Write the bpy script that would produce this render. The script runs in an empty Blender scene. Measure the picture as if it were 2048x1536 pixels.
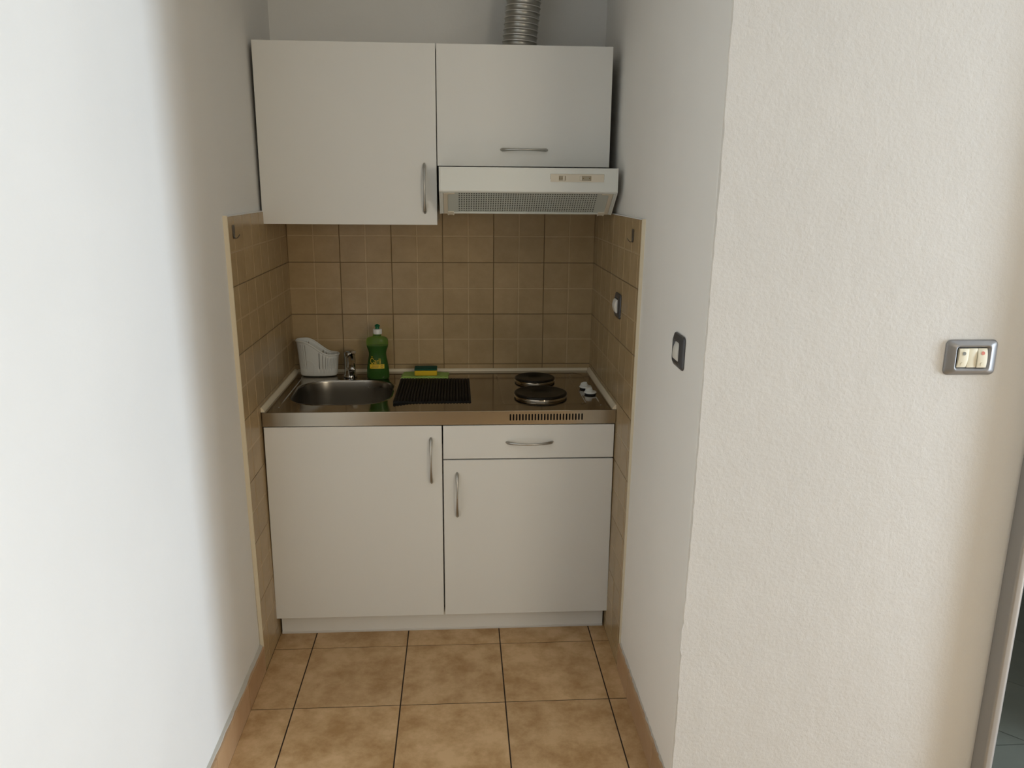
import bpy, bmesh, math, random
from mathutils import Vector, Matrix
random.seed(7)
scn = bpy.context.scene
C = scn.collection
PI = math.pi

# ------------------------------------------------------------------ camera
YAW, PITCH, ROLL = math.radians(3.774), math.radians(13.927), math.radians(0.5225)
fw = Vector((math.sin(YAW)*math.cos(PITCH), math.cos(YAW)*math.cos(PITCH), -math.sin(PITCH)))
rt = Vector((math.cos(YAW), -math.sin(YAW), 0))
up = rt.cross(fw)
r2 = rt*math.cos(ROLL) + up*math.sin(ROLL)
u2 = -rt*math.sin(ROLL) + up*math.cos(ROLL)
cam_d = bpy.data.cameras.new('camera')
cam = bpy.data.objects.new('camera', cam_d)
C.objects.link(cam)
cam.matrix_world = Matrix(((r2.x, u2.x, -fw.x, 0.6618), (r2.y, u2.y, -fw.y, -2.6301),
                           (r2.z, u2.z, -fw.z, 1.5902), (0, 0, 0, 1)))
cam_d.sensor_fit = 'HORIZONTAL'
cam_d.sensor_width = 36.0
cam_d.lens = 1614.64/2048*36.0
cam_d.clip_start = 0.02
scn.camera = cam

# ------------------------------------------------------------------ world, daylight, exposure
world = bpy.data.worlds.new('world')
scn.world = world
world.use_nodes = True
bg = world.node_tree.nodes['Background']
bg.inputs['Color'].default_value = (0.80, 0.90, 1.0, 1)
bg.inputs['Strength'].default_value = 1.0

def area(name, loc, target, sx, sy, power, col):
    l = bpy.data.lights.new(name, 'AREA')
    l.shape = 'RECTANGLE'; l.size = sx; l.size_y = sy
    l.energy = power; l.color = col
    o = bpy.data.objects.new(name, l); C.objects.link(o)
    o.location = loc
    d = Vector(target) - Vector(loc)
    o.rotation_euler = d.to_track_quat('-Z', 'Y').to_euler()
    return o
# daylight through the balcony door on the right; added weak pane and warm rear fill
area('daylight_right', (4.36, -1.63, 1.02), (0, -1.63, 1.02), 0.42, 1.84, 66, (0.81, 0.955, 1.11))
area('penumbra_fill', (4.36, -1.99, 1.02), (0, -1.99, 1.02), 0.28, 1.84, 17, (0.86, 0.96, 1.05))  # added weak light that softens the shadow edge on the left wall
area('fill_rear', (2.5, -5.26, 1.75), (2.5, 0, 1.75), 1.06, 1.26, 25, (1.0, 0.86, 0.64))  # added warm fill, no known source behind the camera

# added weak fill to brighten the bathroom floor beyond the doorway
area('bathroom_fill', (3.0, .4, 2.55), (3.0, .4, 0), .5, .5, 3.0, (0.95, 1.0, 0.95))

scn.view_settings.view_transform = 'Standard'
scn.view_settings.look = 'None'
scn.view_settings.gamma = 1.0
scn.view_settings.use_curve_mapping = False
scn.view_settings.exposure = 0.35

# ------------------------------------------------------------------ materials
def newmat(name):
    m = bpy.data.materials.new(name); m.use_nodes = True
    return m, m.node_tree.nodes, m.node_tree.links, m.node_tree.nodes['Principled BSDF']

def plain(name, col, rough=0.5, metal=0.0, **kw):
    m, n, l, p = newmat(name)
    p.inputs['Base Color'].default_value = (*col, 1)
    p.inputs['Roughness'].default_value = rough
    p.inputs['Metallic'].default_value = metal
    for k, v in kw.items():
        p.inputs[k.replace('_', ' ')].default_value = v
    return m

def ramp(n, stops):
    r = n.new('ShaderNodeValToRGB')
    e = r.color_ramp.elements
    while len(e) < len(stops): e.new(0.5)
    for el, (pos, c) in zip(e, stops):
        el.position = pos; el.color = (*c, 1)
    return r

def noise(n, l, scale, detail=4, vec=None, rough=0.55):
    t = n.new('ShaderNodeTexNoise')
    t.inputs['Scale'].default_value = scale
    t.inputs['Detail'].default_value = detail
    t.inputs['Roughness'].default_value = rough
    if vec is not None: l.new(vec, t.inputs['Vector'])
    return t

def mapping(n, l, kind='Object', scale=(1, 1, 1)):
    tc = n.new('ShaderNodeTexCoord'); mp = n.new('ShaderNodeMapping')
    mp.inputs['Scale'].default_value = scale
    l.new(tc.outputs[kind], mp.inputs['Vector'])
    return mp.outputs['Vector']

def plaster(name, col, bump, scale, var=0.03):
    m, n, l, p = newmat(name)
    v = mapping(n, l)
    big = noise(n, l, 2.2, 3, v)
    c0 = tuple(x*(1-var) for x in col)
    r = ramp(n, [(0.35, c0), (0.65, col)])
    l.new(big.outputs['Fac'], r.inputs['Fac'])
    l.new(r.outputs['Color'], p.inputs['Base Color'])
    p.inputs['Roughness'].default_value = 0.85
    p.inputs['Specular IOR Level'].default_value = 0.25
    fine = noise(n, l, scale, 6, v, 0.6)
    mid = noise(n, l, scale*0.12, 3, v)
    mx = n.new('ShaderNodeMath'); mx.operation = 'MULTIPLY_ADD'
    l.new(mid.outputs['Fac'], mx.inputs[0]); mx.inputs[1].default_value = 1.6
    l.new(fine.outputs['Fac'], mx.inputs[2])
    b = n.new('ShaderNodeBump'); b.inputs['Strength'].default_value = bump
    b.inputs['Distance'].default_value = 0.004
    l.new(mx.outputs[0], b.inputs['Height']); l.new(b.outputs['Normal'], p.inputs['Normal'])
    return m

def tile_mat(name, base, dark, rough, scale, stops=(0.35, 0.7), coat=0.0):
    m, n, l, p = newmat(name)
    tc = n.new('ShaderNodeTexCoord'); oi = n.new('ShaderNodeObjectInfo')
    add = n.new('ShaderNodeVectorMath'); add.operation = 'ADD'
    mul = n.new('ShaderNodeVectorMath'); mul.operation = 'SCALE'; mul.inputs['Scale'].default_value = 7.3
    comb = n.new('ShaderNodeCombineXYZ')
    l.new(oi.outputs['Random'], comb.inputs[0]); l.new(oi.outputs['Random'], comb.inputs[1])
    l.new(oi.outputs['Random'], comb.inputs[2])
    l.new(comb.outputs[0], mul.inputs[0])
    l.new(tc.outputs['Object'], add.inputs[0]); l.new(mul.outputs[0], add.inputs[1])
    a = noise(n, l, scale, 8, add.outputs[0], 0.68)
    r = ramp(n, [(stops[0], dark), (stops[1], base)])
    l.new(a.outputs['Fac'], r.inputs['Fac'])
    hs = n.new('ShaderNodeHueSaturation')
    mr = n.new('ShaderNodeMapRange')
    mr.inputs['To Min'].default_value = 0.93; mr.inputs['To Max'].default_value = 1.06
    l.new(oi.outputs['Random'], mr.inputs['Value']); l.new(mr.outputs[0], hs.inputs['Value'])
    l.new(r.outputs['Color'], hs.inputs['Color'])
    l.new(hs.outputs['Color'], p.inputs['Base Color'])
    p.inputs['Roughness'].default_value = rough
    p.inputs['Specular IOR Level'].default_value = 0.35
    b = n.new('ShaderNodeBump'); b.inputs['Strength'].default_value = 0.08; b.inputs['Distance'].default_value = 0.002
    l.new(a.outputs['Fac'], b.inputs['Height']); l.new(b.outputs['Normal'], p.inputs['Normal'])
    return m

def brushed(name, col, rough, stretch, bump=0.04):
    m, n, l, p = newmat(name)
    v = mapping(n, l, 'Object', stretch)
    t = noise(n, l, 1.0, 5, v, 0.6)
    mr = n.new('ShaderNodeMapRange')
    mr.inputs['To Min'].default_value = rough*0.8; mr.inputs['To Max'].default_value = rough*1.25
    l.new(t.outputs['Fac'], mr.inputs['Value']); l.new(mr.outputs[0], p.inputs['Roughness'])
    p.inputs['Base Color'].default_value = (*col, 1); p.inputs['Metallic'].default_value = 1.0
    b = n.new('ShaderNodeBump'); b.inputs['Strength'].default_value = bump; b.inputs['Distance'].default_value = 0.0005
    l.new(t.outputs['Fac'], b.inputs['Height']); l.new(b.outputs['Normal'], p.inputs['Normal'])
    return m

M = {}
M['plaster'] = plaster('plaster_white', (0.80, 0.795, 0.77), 0.10, 90)
M['plaster_rough'] = plaster('plaster_rolled', (0.60, 0.585, 0.555), 0.30, 130, 0.04)  # rolled finish; colour lowered to dim the strongly lit front face
M['plaster_inner'] = plaster('plaster_smooth', (0.91, 0.885, 0.835), 0.06, 90)  # smooth finish; colour raised to stand in for missing bounce light
M['bounce_beige'] = plain('beige_bounce_paint', (0.60, 0.49, 0.35), 0.8)  # tone of the unseen walls chosen to bounce warm light
M['ceiling'] = plain('ceiling_white', (0.82, 0.82, 0.80), 0.9)
M['mortar'] = plain('mortar_grey', (0.50, 0.47, 0.41), 0.9)
M['wall_grout'] = plain('wall_grout_brown', (0.17, 0.115, 0.06), 0.9)
M['wall_tile'] = tile_mat('wall_tile_beige', (0.46, 0.335, 0.185), (0.38, 0.27, 0.14), 0.25, 9)
M['wall_tile_line'] = tile_mat('wall_tile_pale_line', (0.52, 0.385, 0.225), (0.47, 0.345, 0.195), 0.25, 9)
M['floor_tile'] = tile_mat('floor_tile_terracotta', (0.66, 0.445, 0.24), (0.42, 0.245, 0.10), 0.42, 9.0, (0.35, 0.62))
M['skirting'] = tile_mat('skirting_terracotta', (0.54, 0.36, 0.215), (0.44, 0.27, 0.14), 0.36, 6)
M['floor_grout'] = plain('floor_grout_dark', (0.032, 0.018, 0.010), 0.9)
M['cream'] = plain('cream_edge', (0.74, 0.655, 0.49), 0.55)
M['melamine'] = plain('white_melamine', (0.76, 0.755, 0.72), 0.38)
M['carcass'] = plain('carcass_white', (0.62, 0.60, 0.56), 0.5)
M['hood'] = plain('hood_enamel', (0.76, 0.775, 0.73), 0.35)
M['hood_cream'] = plain('hood_cream_plastic', (0.70, 0.64, 0.52), 0.45)
M['cream_shade'] = plain('hood_window_tan', (0.40, 0.35, 0.255), 0.6)
M['filter'] = plain('filter_grey', (0.60, 0.64, 0.60), 0.42, 0.1)
M['black'] = plain('black_void', (0.008, 0.008, 0.008), 0.8)
M['nickel'] = brushed('satin_nickel', (0.46, 0.45, 0.42), 0.30, (60, 60, 60), 0.01)
M['hook_metal'] = plain('hook_metal', (0.17, 0.155, 0.13), 0.35, 0.8)
M['steel_top'] = brushed('steel_polished', (0.40, 0.36, 0.30), 0.10, (3, 260, 40), 0.006)
M['steel_apron'] = brushed('steel_brushed', (0.40, 0.36, 0.295), 0.20, (4, 300, 420), 0.03)
M['steel_bowl'] = brushed('steel_bowl', (0.33, 0.31, 0.275), 0.27, (2, 2, 6), 0.0)
M['chrome'] = plain('chrome', (0.42, 0.42, 0.41), 0.06, 1.0)
M['iron'] = plain('cast_iron', (0.009, 0.007, 0.005), 0.40, 0.0, Specular_IOR_Level=0.28)
M['duct'] = brushed('duct_aluminium', (0.36, 0.355, 0.33), 0.34, (60, 60, 60), 0.02)
M['duct_ridge'] = plain('duct_ridge_glint', (0.72, 0.71, 0.68), 0.35, 0.8)  # lighter than the hose: glints on the ridges put into the colour
M['white_plastic'] = plain('white_plastic', (0.74, 0.75, 0.72), 0.4)
M['grey_plastic'] = plain('basket_plastic', (0.66, 0.67, 0.64), 0.45)
M['anthracite'] = plain('anthracite_frame', (0.075, 0.075, 0.078), 0.32, 0.25)
M['silver_grey'] = plain('silver_grey_frame', (0.24, 0.238, 0.24), 0.38, 0.55)
M['rocker'] = plain('rocker_cream', (0.70, 0.66, 0.52), 0.4)
M['rocker_white'] = plain('rocker_white', (0.78, 0.76, 0.70), 0.4)
M['lens_red'] = plain('lens_red', (0.62, 0.22, 0.18), 0.3)
M['lens_grey'] = plain('lens_grey', (0.22, 0.23, 0.22), 0.3)
M['mat_black'] = plain('mat_black', (0.006, 0.0055, 0.005), 0.6, 0.0, Specular_IOR_Level=0.22)
M['sponge'] = plain('sponge_yellow', (0.68, 0.46, 0.02), 0.95)
M['scourer'] = plain('scourer_green', (0.008, 0.075, 0.045), 0.95)
M['label_yellow'] = plain('label_yellow', (0.72, 0.50, 0.02), 0.5)
M['label_brown'] = plain('label_brown', (0.22, 0.13, 0.02), 0.5)
M['cap_green'] = plain('cap_green', (0.0, 0.11, 0.045), 0.4)
M['frame_grey'] = plain('door_frame_grey', (0.30, 0.29, 0.275), 0.28, 0.2)
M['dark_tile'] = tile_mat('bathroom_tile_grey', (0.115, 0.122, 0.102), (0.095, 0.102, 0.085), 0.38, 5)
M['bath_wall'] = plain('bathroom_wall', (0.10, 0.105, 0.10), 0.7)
M['pvc'] = plain('window_white', (0.85, 0.85, 0.85), 0.4)
# bottle: clear green plastic and liquid
m, n, l, p = newmat('bottle_clear')
p.inputs['Base Color'].default_value = (0.42, 0.75, 0.22, 1)
p.inputs['Roughness'].default_value = 0.12; p.inputs['Transmission Weight'].default_value = 0.92
p.inputs['IOR'].default_value = 1.25
M['bottle'] = m
m, n, l, p = newmat('washing_liquid')
p.inputs['Base Color'].default_value = (0.001, 0.105, 0.002, 1)
p.inputs['Roughness'].default_value = 0.15; p.inputs['Transmission Weight'].default_value = 0.35
p.inputs['IOR'].default_value = 1.2
M['liquid'] = m
# cloth with wavy stripes
m, n, l, p = newmat('striped_cloth')
v = mapping(n, l)
w = n.new('ShaderNodeTexWave'); w.wave_type = 'BANDS'; w.bands_direction = 'Y'; w.wave_profile = 'SIN'
w.inputs['Scale'].default_value = 30; w.inputs['Distortion'].default_value = 0
sx = n.new('ShaderNodeSeparateXYZ'); l.new(v, sx.inputs[0])
sn = n.new('ShaderNodeMath'); sn.operation = 'SINE'
mu = n.new('ShaderNodeMath'); mu.operation = 'MULTIPLY'; mu.inputs[1].default_value = 330
l.new(sx.outputs[0], mu.inputs[0]); l.new(mu.outputs[0], sn.inputs[0])
ma = n.new('ShaderNodeMath'); ma.operation = 'MULTIPLY_ADD'; ma.inputs[1].default_value = 0.0014
sz = n.new('ShaderNodeMath'); sz.operation = 'ADD'
l.new(sx.outputs[1], sz.inputs[0]); l.new(sx.outputs[2], sz.inputs[1])
l.new(sn.outputs[0], ma.inputs[0]); l.new(sz.outputs[0], ma.inputs[2])
cb = n.new('ShaderNodeCombineXYZ'); l.new(ma.outputs[0], cb.inputs[1])
l.new(cb.outputs[0], w.inputs['Vector'])
r = ramp(n, [(0.45, (0.21, 0.40, 0.045)), (0.70, (0.48, 0.62, 0.22))])
l.new(w.outputs['Fac'], r.inputs['Fac']); l.new(r.outputs['Color'], p.inputs['Base Color'])
p.inputs['Roughness'].default_value = 0.95
M['cloth'] = m

# ------------------------------------------------------------------ mesh helpers
class MB:
    def __init__(s): s.v = []; s.f = []; s.m = []
    def add(s, vs, fs, mi=0):
        o = len(s.v); s.v += [tuple(q) for q in vs]
        s.f += [tuple(i+o for i in f) for f in fs]; s.m += [mi]*len(fs)
    def box(s, x0, x1, y0, y1, z0, z1, mi=0, skip=()):
        vs = [(x0,y0,z0),(x1,y0,z0),(x1,y1,z0),(x0,y1,z0),(x0,y0,z1),(x1,y0,z1),(x1,y1,z1),(x0,y1,z1)]
        fs = {'b':(0,3,2,1),'t':(4,5,6,7),'f':(0,1,5,4),'r':(1,2,6,5),'k':(2,3,7,6),'l':(3,0,4,7)}
        s.add(vs, [f for k, f in fs.items() if k not in skip], mi)
    def prism(s, prof, a, b, axis='X', mi=0, caps=True):
        """extrude a closed 2-D profile along an axis. X: prof=(y,z); Y: prof=(x,z); Z: prof=(x,y)"""
        n = len(prof)
        def P(q, t): return {'X':(t,q[0],q[1]),'Y':(q[0],t,q[1]),'Z':(q[0],q[1],t)}[axis]
        vs = [P(q, a) for q in prof] + [P(q, b) for q in prof]
        fs = [(i, (i+1) % n, (i+1) % n+n, i+n) for i in range(n)]
        if caps: fs += [tuple(range(n-1, -1, -1)), tuple(range(n, 2*n))]
        s.add(vs, fs, mi)
    def lathe(s, prof, c=(0,0,0), seg=32, mi=0, sx=1.0, sy=1.0):
        """prof = (r,z) bottom to top, around Z"""
        vs = []; fs = []
        for r, z in prof:
            for k in range(seg):
                a = 2*PI*k/seg
                vs.append((c[0]+r*sx*math.cos(a), c[1]+r*sy*math.sin(a), c[2]+z))
        for i in range(len(prof)-1):
            for k in range(seg):
                k2 = (k+1) % seg
                fs.append((i*seg+k, i*seg+k2, (i+1)*seg+k2, (i+1)*seg+k))
        if prof[0][0] > 1e-6: fs.append(tuple(range(seg-1, -1, -1)))
        if prof[-1][0] > 1e-6: fs.append(tuple((len(prof)-1)*seg+k for k in range(seg)))
        s.add(vs, fs, mi)
    def tube(s, pts, rad, seg=10, mi=0, flat=1.0, closed=False, side=None):
        """sweep a circle (flattened across 'side') along pts; rad is a number or list"""
        n = len(pts); pts = [Vector(q) for q in pts]
        if not isinstance(rad, (list, tuple)): rad = [rad]*n
        vs = []; fs = []; prev = None
        for i, q in enumerate(pts):
            if closed: t = pts[(i+1) % n]-pts[i-1]
            else: t = pts[min(i+1, n-1)]-pts[max(i-1, 0)]
            t.normalize()
            ref = Vector(side) if side else (prev if prev else (Vector((0,0,1)) if abs(t.z) < .9 else Vector((1,0,0))))
            a = (ref - t*ref.dot(t)).normalized(); b = t.cross(a); prev = a
            for k in range(seg):
                th = 2*PI*k/seg
                vs.append(q + a*rad[i]*math.cos(th) + b*rad[i]*flat*math.sin(th))
        m_ = n if closed else n-1
        for i in range(m_):
            j = (i+1) % n
            for k in range(seg):
                k2 = (k+1) % seg
                fs.append((i*seg+k, i*seg+k2, j*seg+k2, j*seg+k))
        if not closed:
            fs.append(tuple(range(seg-1, -1, -1))); fs.append(tuple((n-1)*seg+k for k in range(seg)))
        s.add(vs, fs, mi)
    def loft(s, rings, mi=0, cap0=True, cap1=True):
        n = len(rings[0]); vs = [q for r in rings for q in r]; fs = []
        for i in range(len(rings)-1):
            for k in range(n):
                k2 = (k+1) % n
                fs.append((i*n+k, i*n+k2, (i+1)*n+k2, (i+1)*n+k))
        if cap0: fs.append(tuple(range(n-1, -1, -1)))
        if cap1: fs.append(tuple((len(rings)-1)*n+k for k in range(n)))
        s.add(vs, fs, mi)
    def mesh(s, name, mats, smooth=False, angle=35, bevel=0, weld=False, recalc=True):
        me = bpy.data.meshes.new(name)
        me.from_pydata(s.v, [], s.f)
        for m_ in mats: me.materials.append(M[m_])
        me.polygons.foreach_set('material_index', s.m)
        me.update()
        bm = bmesh.new(); bm.from_mesh(me)
        if weld: bmesh.ops.remove_doubles(bm, verts=bm.verts, dist=1e-5)
        if recalc: bmesh.ops.recalc_face_normals(bm, faces=bm.faces)
        if bevel:
            es = [e for e in bm.edges if len(e.link_faces) == 2 and e.calc_face_angle(0) > math.radians(30)]
            bmesh.ops.bevel(bm, geom=es, offset=bevel, segments=2, profile=0.5, affect='EDGES', clamp_overlap=True)
        if smooth:
            for f in bm.faces: f.smooth = True
            for e in bm.edges:
                if len(e.link_faces) == 2 and e.calc_face_angle(0) > math.radians(angle): e.smooth = False
        bm.to_mesh(me); bm.free()
        return me

def link(name, data, parent=None, label=None, cat=None, group=None, kind=None):
    o = bpy.data.objects.new(name, data); C.objects.link(o)
    if parent is not None: o.parent = parent
    if label: o['label'] = label
    if cat: o['category'] = cat
    if group: o['group'] = group
    if kind: o['kind'] = kind
    return o

def obj(name, mb, mats, parent=None, smooth=False, bevel=0, angle=35, weld=False, recalc=True, **kw):
    if isinstance(mats, str): mats = [mats]
    off = kw.pop('off', None)
    if off is not None:
        mb.v = [(q[0]-off[0], q[1]-off[1], q[2]-off[2]) for q in mb.v]
    return link(name, mb.mesh(name, mats, smooth, angle, bevel, weld, recalc), parent, **kw)

def thing(name, label, cat, loc=(0,0,0), group=None):
    o = link(name, None, None, label, cat, group)
    o.empty_display_size = 0.05
    o.location = loc
    return o

def part(root, name, mb, mats, parent=None, **kw):
    """part whose vertices are given in world coordinates, parented to root (an Empty with only a location) or to a part at the origin of root"""
    return obj(name, mb, mats, parent or root, off=root.location, **kw)

def struct(name, mb, mats, label=None, **kw):
    o = obj(name, mb, mats, None, kind='structure', **kw)
    if label: o['label'] = label
    return o

def rrect(cx, cy, hx, hy, r, n=8):
    """rounded rectangle outline, counter-clockwise"""
    out = []
    for (sx, sy, a0) in ((1,1,0),(-1,1,PI/2),(-1,-1,PI),(1,-1,1.5*PI)):
        for k in range(n+1):
            a = a0 + PI/2*k/n
            out.append((cx+sx*(hx-r)+r*math.cos(a), cy+sy*(hy-r)+r*math.sin(a)))
    return out

# ------------------------------------------------------------------ room shell
ZC = 2.62
def xl(z): return -0.007-0.0110*z        # plaster of the alcove's left wall leans out slightly
def xr(z): return 1.193+0.0125*z
def tl(z): return 0.006-0.0110*z         # tile faces
def tr(z): return 1.188+0.0085*z
YB = 0.606

fl = MB(); fl.prism([(-.35,-5.2),(4.5,-5.2),(4.5,-.777),(2.023,-.777),(2.023,.75),(-.35,.75)], -.08, -.0018, 'Z')
floor = struct('floor', fl, 'floor_grout', 'terracotta tiled floor with dark grout joints')
wl = MB(); wl.add([(xl(0),-5.2,-.01),(xl(ZC),-5.2,ZC),(xl(ZC),.75,ZC),(xl(0),.75,-.01),
                   (-.35,-5.2,-.01),(-.35,-5.2,ZC),(-.35,.75,ZC),(-.35,.75,-.01)],
                  [(0,3,2,1),(4,5,6,7),(0,1,5,4),(3,7,6,2),(1,2,6,5),(0,4,7,3)])
wall_left = struct('wall_left', wl, 'plaster', 'long smooth white plaster wall left of the kitchenette')
wb = MB(); wb.box(-.05, 1.3, YB+.012, .75, -.01, ZC)
wall_back = struct('wall_back', wb, 'plaster', 'back wall of the kitchenette alcove')
# pier at the right with a rough, chipped corner
pr = MB()
NZ = 150
J = []
for i in range(NZ+1):
    z = -.01 + (ZC+.01)*i/NZ
    j = random.uniform(-.0012, .0012) + .0008*math.sin(z*9.0)
    if .47 < z < .54: j -= .002
    J.append((z, j))
def pier_strip(f0, f1, mi):
    vs = []; fs = []
    for z, j in J: vs += [f0(z, j), f1(z, j)]
    for i in range(NZ): fs.append((2*i, 2*i+1, 2*i+3, 2*i+2))
    pr.add(vs, fs, mi)
c0 = lambda z, j: (xr(z), -.879, z)
c1 = lambda z, j: (xr(z)+.0006+j*.4, -.8855+j, z)
c2 = lambda z, j: (xr(z)+.0035+j, -.8880, z)
c3 = lambda z, j: (xr(z)+.0120, -.8880, z)
pier_strip(lambda z, j: (xr(z), .75, z), c0, 1); pier_strip(c0, c1, 1); pier_strip(c1, c2, 0); pier_strip(c2, c3, 0)
pier_strip(c3, lambda z, j: (2.024, -.888, z), 0); pier_strip(lambda z, j: (2.024, -.888, z), lambda z, j: (2.024, .75, z), 0)
wall_right = struct('wall_right', pr, ['plaster_rough', 'plaster_inner'], 'white pier with rough rolled plaster right of the kitchenette', weld=True)
ce = MB(); ce.box(-.35, 4.5, -5.2, 1.35, ZC, ZC+.1)
struct('ceiling', ce, 'ceiling')
# wall going on to the right of the doorway, and the far parts of the room
w2 = MB(); w2.box(2.86, 4.5, -.888, -.78, -.01, ZC); w2.box(2.024, 2.86, -.888, -.78, 2.06, ZC)
struct('wall_front', w2, 'plaster', 'white wall around the doorway at the far right')
w3 = MB()
for a in ((-.01, .10), (2.06, ZC)): w3.box(4.30, 4.42, -2.16, -1.28, *a)
w3.box(4.30, 4.42, -5.2, -2.16, -.01, ZC); w3.box(4.30, 4.42, -1.28, -.78, -.01, ZC)
struct('wall_right', w3, 'bounce_beige', 'wall with the balcony door at the right side of the room')
w4 = MB()
w4.box(-.35, 1.94, -5.32, -5.2, -.01, ZC); w4.box(3.06, 4.5, -5.32, -5.2, -.01, ZC)
w4.box(1.94, 3.06, -5.32, -5.2, -.01, 1.08); w4.box(1.94, 3.06, -5.32, -5.2, 2.42, ZC)
struct('wall_rear', w4, 'bounce_beige', 'wall behind the camera with an opening added for the fill light')  # unseen wall; its opening is added for the rear fill
for nm, (x0, x1, y0, y1, z0, z1), ax in (('window_1', (4.31, 4.37, -2.16, -1.28, .10, 2.06), 'x'), ('added_window', (1.94, 3.06, -5.29, -5.23, 1.08, 2.42), 'y')):  # second frame is unseen, added around the rear fill
    wf = MB(); t = .02
    if ax == 'x':
        wf.box(x0,x1,y0,y0+t,z0,z1); wf.box(x0,x1,y1-t,y1,z0,z1); wf.box(x0,x1,y0+t,y1-t,z0,z0+t); wf.box(x0,x1,y0+t,y1-t,z1-t,z1)
    else:
        wf.box(x0,x0+t,y0,y1,z0,z1); wf.box(x1-t,x1,y0,y1,z0,z1); wf.box(x0+t,x1-t,y0,y1,z0,z0+t); wf.box(x0+t,x1-t,y0,y1,z1-t,z1)
    struct(nm, wf, 'pvc')
# bathroom beyond the doorway
b1 = MB(); b1.box(2.024, 4.3, -.776, 1.3, -.08, -.012)
bath_floor = struct('floor', b1, 'floor_grout', 'grey tiled bathroom floor beyond the doorway')
b2 = MB(); b2.box(2.024, 4.42, 1.24, 1.35, -.01, ZC); b2.box(3.9, 4.0, -.775, 1.24, -.01, ZC)
struct('wall_bathroom', b2, 'bath_wall', 'dark bathroom walls seen through the doorway')
# door casing: rounded profile standing proud of the wall
cs = MB()
prof = [(1.998, -.8885)]
for k in range(9):
    a = PI + PI/2*k/8; prof.append((1.998+.006+.006*math.cos(a), -.929+.006*math.sin(a)))
for k in range(9):
    a = 1.5*PI + PI/2*k/8; prof.append((2.028-.017+.017*math.cos(a), -.918+.017*math.sin(a)))
prof += [(2.028, -.78), (2.0245, -.78), (2.0245, -.8885)]
cs.prism(prof, 0.0, 2.08, 'Z')
struct('trim_1', cs, 'frame_grey', 'rounded grey door casing at the right edge', smooth=True, angle=40)

# ------------------------------------------------------------------ tiles
def tile_mesh(name, w, h, t, mats, bev=.0016, cross=None, gap=.006):
    """a tile lying in XY from (0,0), top at z=0. cross=(u,v): pale relief lines at x=u and y=v"""
    mb = MB()
    if cross is None:
        xs = [(0, w)]; ys = [(0, h)]
    else:
        def spl(L, c): return [(0, c-gap/2), (c+gap/2, L)] if gap < c < L-gap else [(0, L)]
        xs = spl(w, cross[0]); ys = spl(h, cross[1])
    d = .0009
    if cross is not None: mb.box(.0004, w-.0004, .0004, h-.0004, -t, -d, 1, skip=('b',))
    for x0, x1 in xs:
        for y0, y1 in ys:
            zb = -t if cross is None else -d*1.2
            b = bev if cross is None else .0009
            vs = [(x0,y0,zb),(x1,y0,zb),(x1,y1,zb),(x0,y1,zb),(x0,y0,-b),(x1,y0,-b),(x1,y1,-b),(x0,y1,-b),
                  (x0+b,y0+b,0),(x1-b,y0+b,0),(x1-b,y1-b,0),(x0+b,y1-b,0)]
            fs = [(8,9,10,11)]
            for k in range(4):
                k2 = (k+1) % 4
                fs += [(k,k2,k2+4,k+4),(k+4,k2+4,k2+8,k+8)]
            mb.add(vs, fs, 0)
    return mb.mesh(name, mats)

_cache = {}
def put_tile(name, parent, mat4, w, h, t, mats, cross=None, bev=.0016):
    key = (name, round(w,4), round(h,4), tuple(mats), None if cross is None else (round(cross[0],4), round(cross[1],4)))
    if key not in _cache: _cache[key] = tile_mesh(name, w, h, t, mats, bev, cross)
    o = link(name, _cache[key], parent); o.matrix_local = mat4
    return o
def frame(o, u, v, n):
    return Matrix(((u[0],v[0],n[0],o[0]),(u[1],v[1],n[1],o[1]),(u[2],v[2],n[2],o[2]),(0,0,0,1)))

WT = ['wall_tile', 'wall_tile_line']; G = .0024
zj = [1.4905, 1.2845, 1.0782, .8719, .6656, .4593, .2530, .0467, -.003]
def cell_cross(a0, a1, full0, size):
    """position of the relief line of a (possibly cut) tile whose full cell starts at full0"""
    return full0 + size/2 - a0
# back wall grout bed and tiles
gb = MB(); gb.box(-.012, 1.205, YB+.001, YB+.0125, .78, 1.49)
obj('grout_bed', gb, 'wall_grout', wall_back)
TX = .2015
for i in range(4):
    z1, z0 = zj[i], zj[i+1]; lo = max(z0, .846)
    if i == 3: lo = .846
    for k in range(6):
        x0 = -.0087 + TX*k
        put_tile('tile', wall_back, frame((x0+G/2, YB-.001+random.uniform(-.0003,.0003), lo+G/2), (1,0,0), (0,0,1), (0,-1,0)),
                 TX-G, z1-lo-G, .007, WT, (TX/2-G/2, (z0+z1)/2-lo-G/2))
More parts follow.
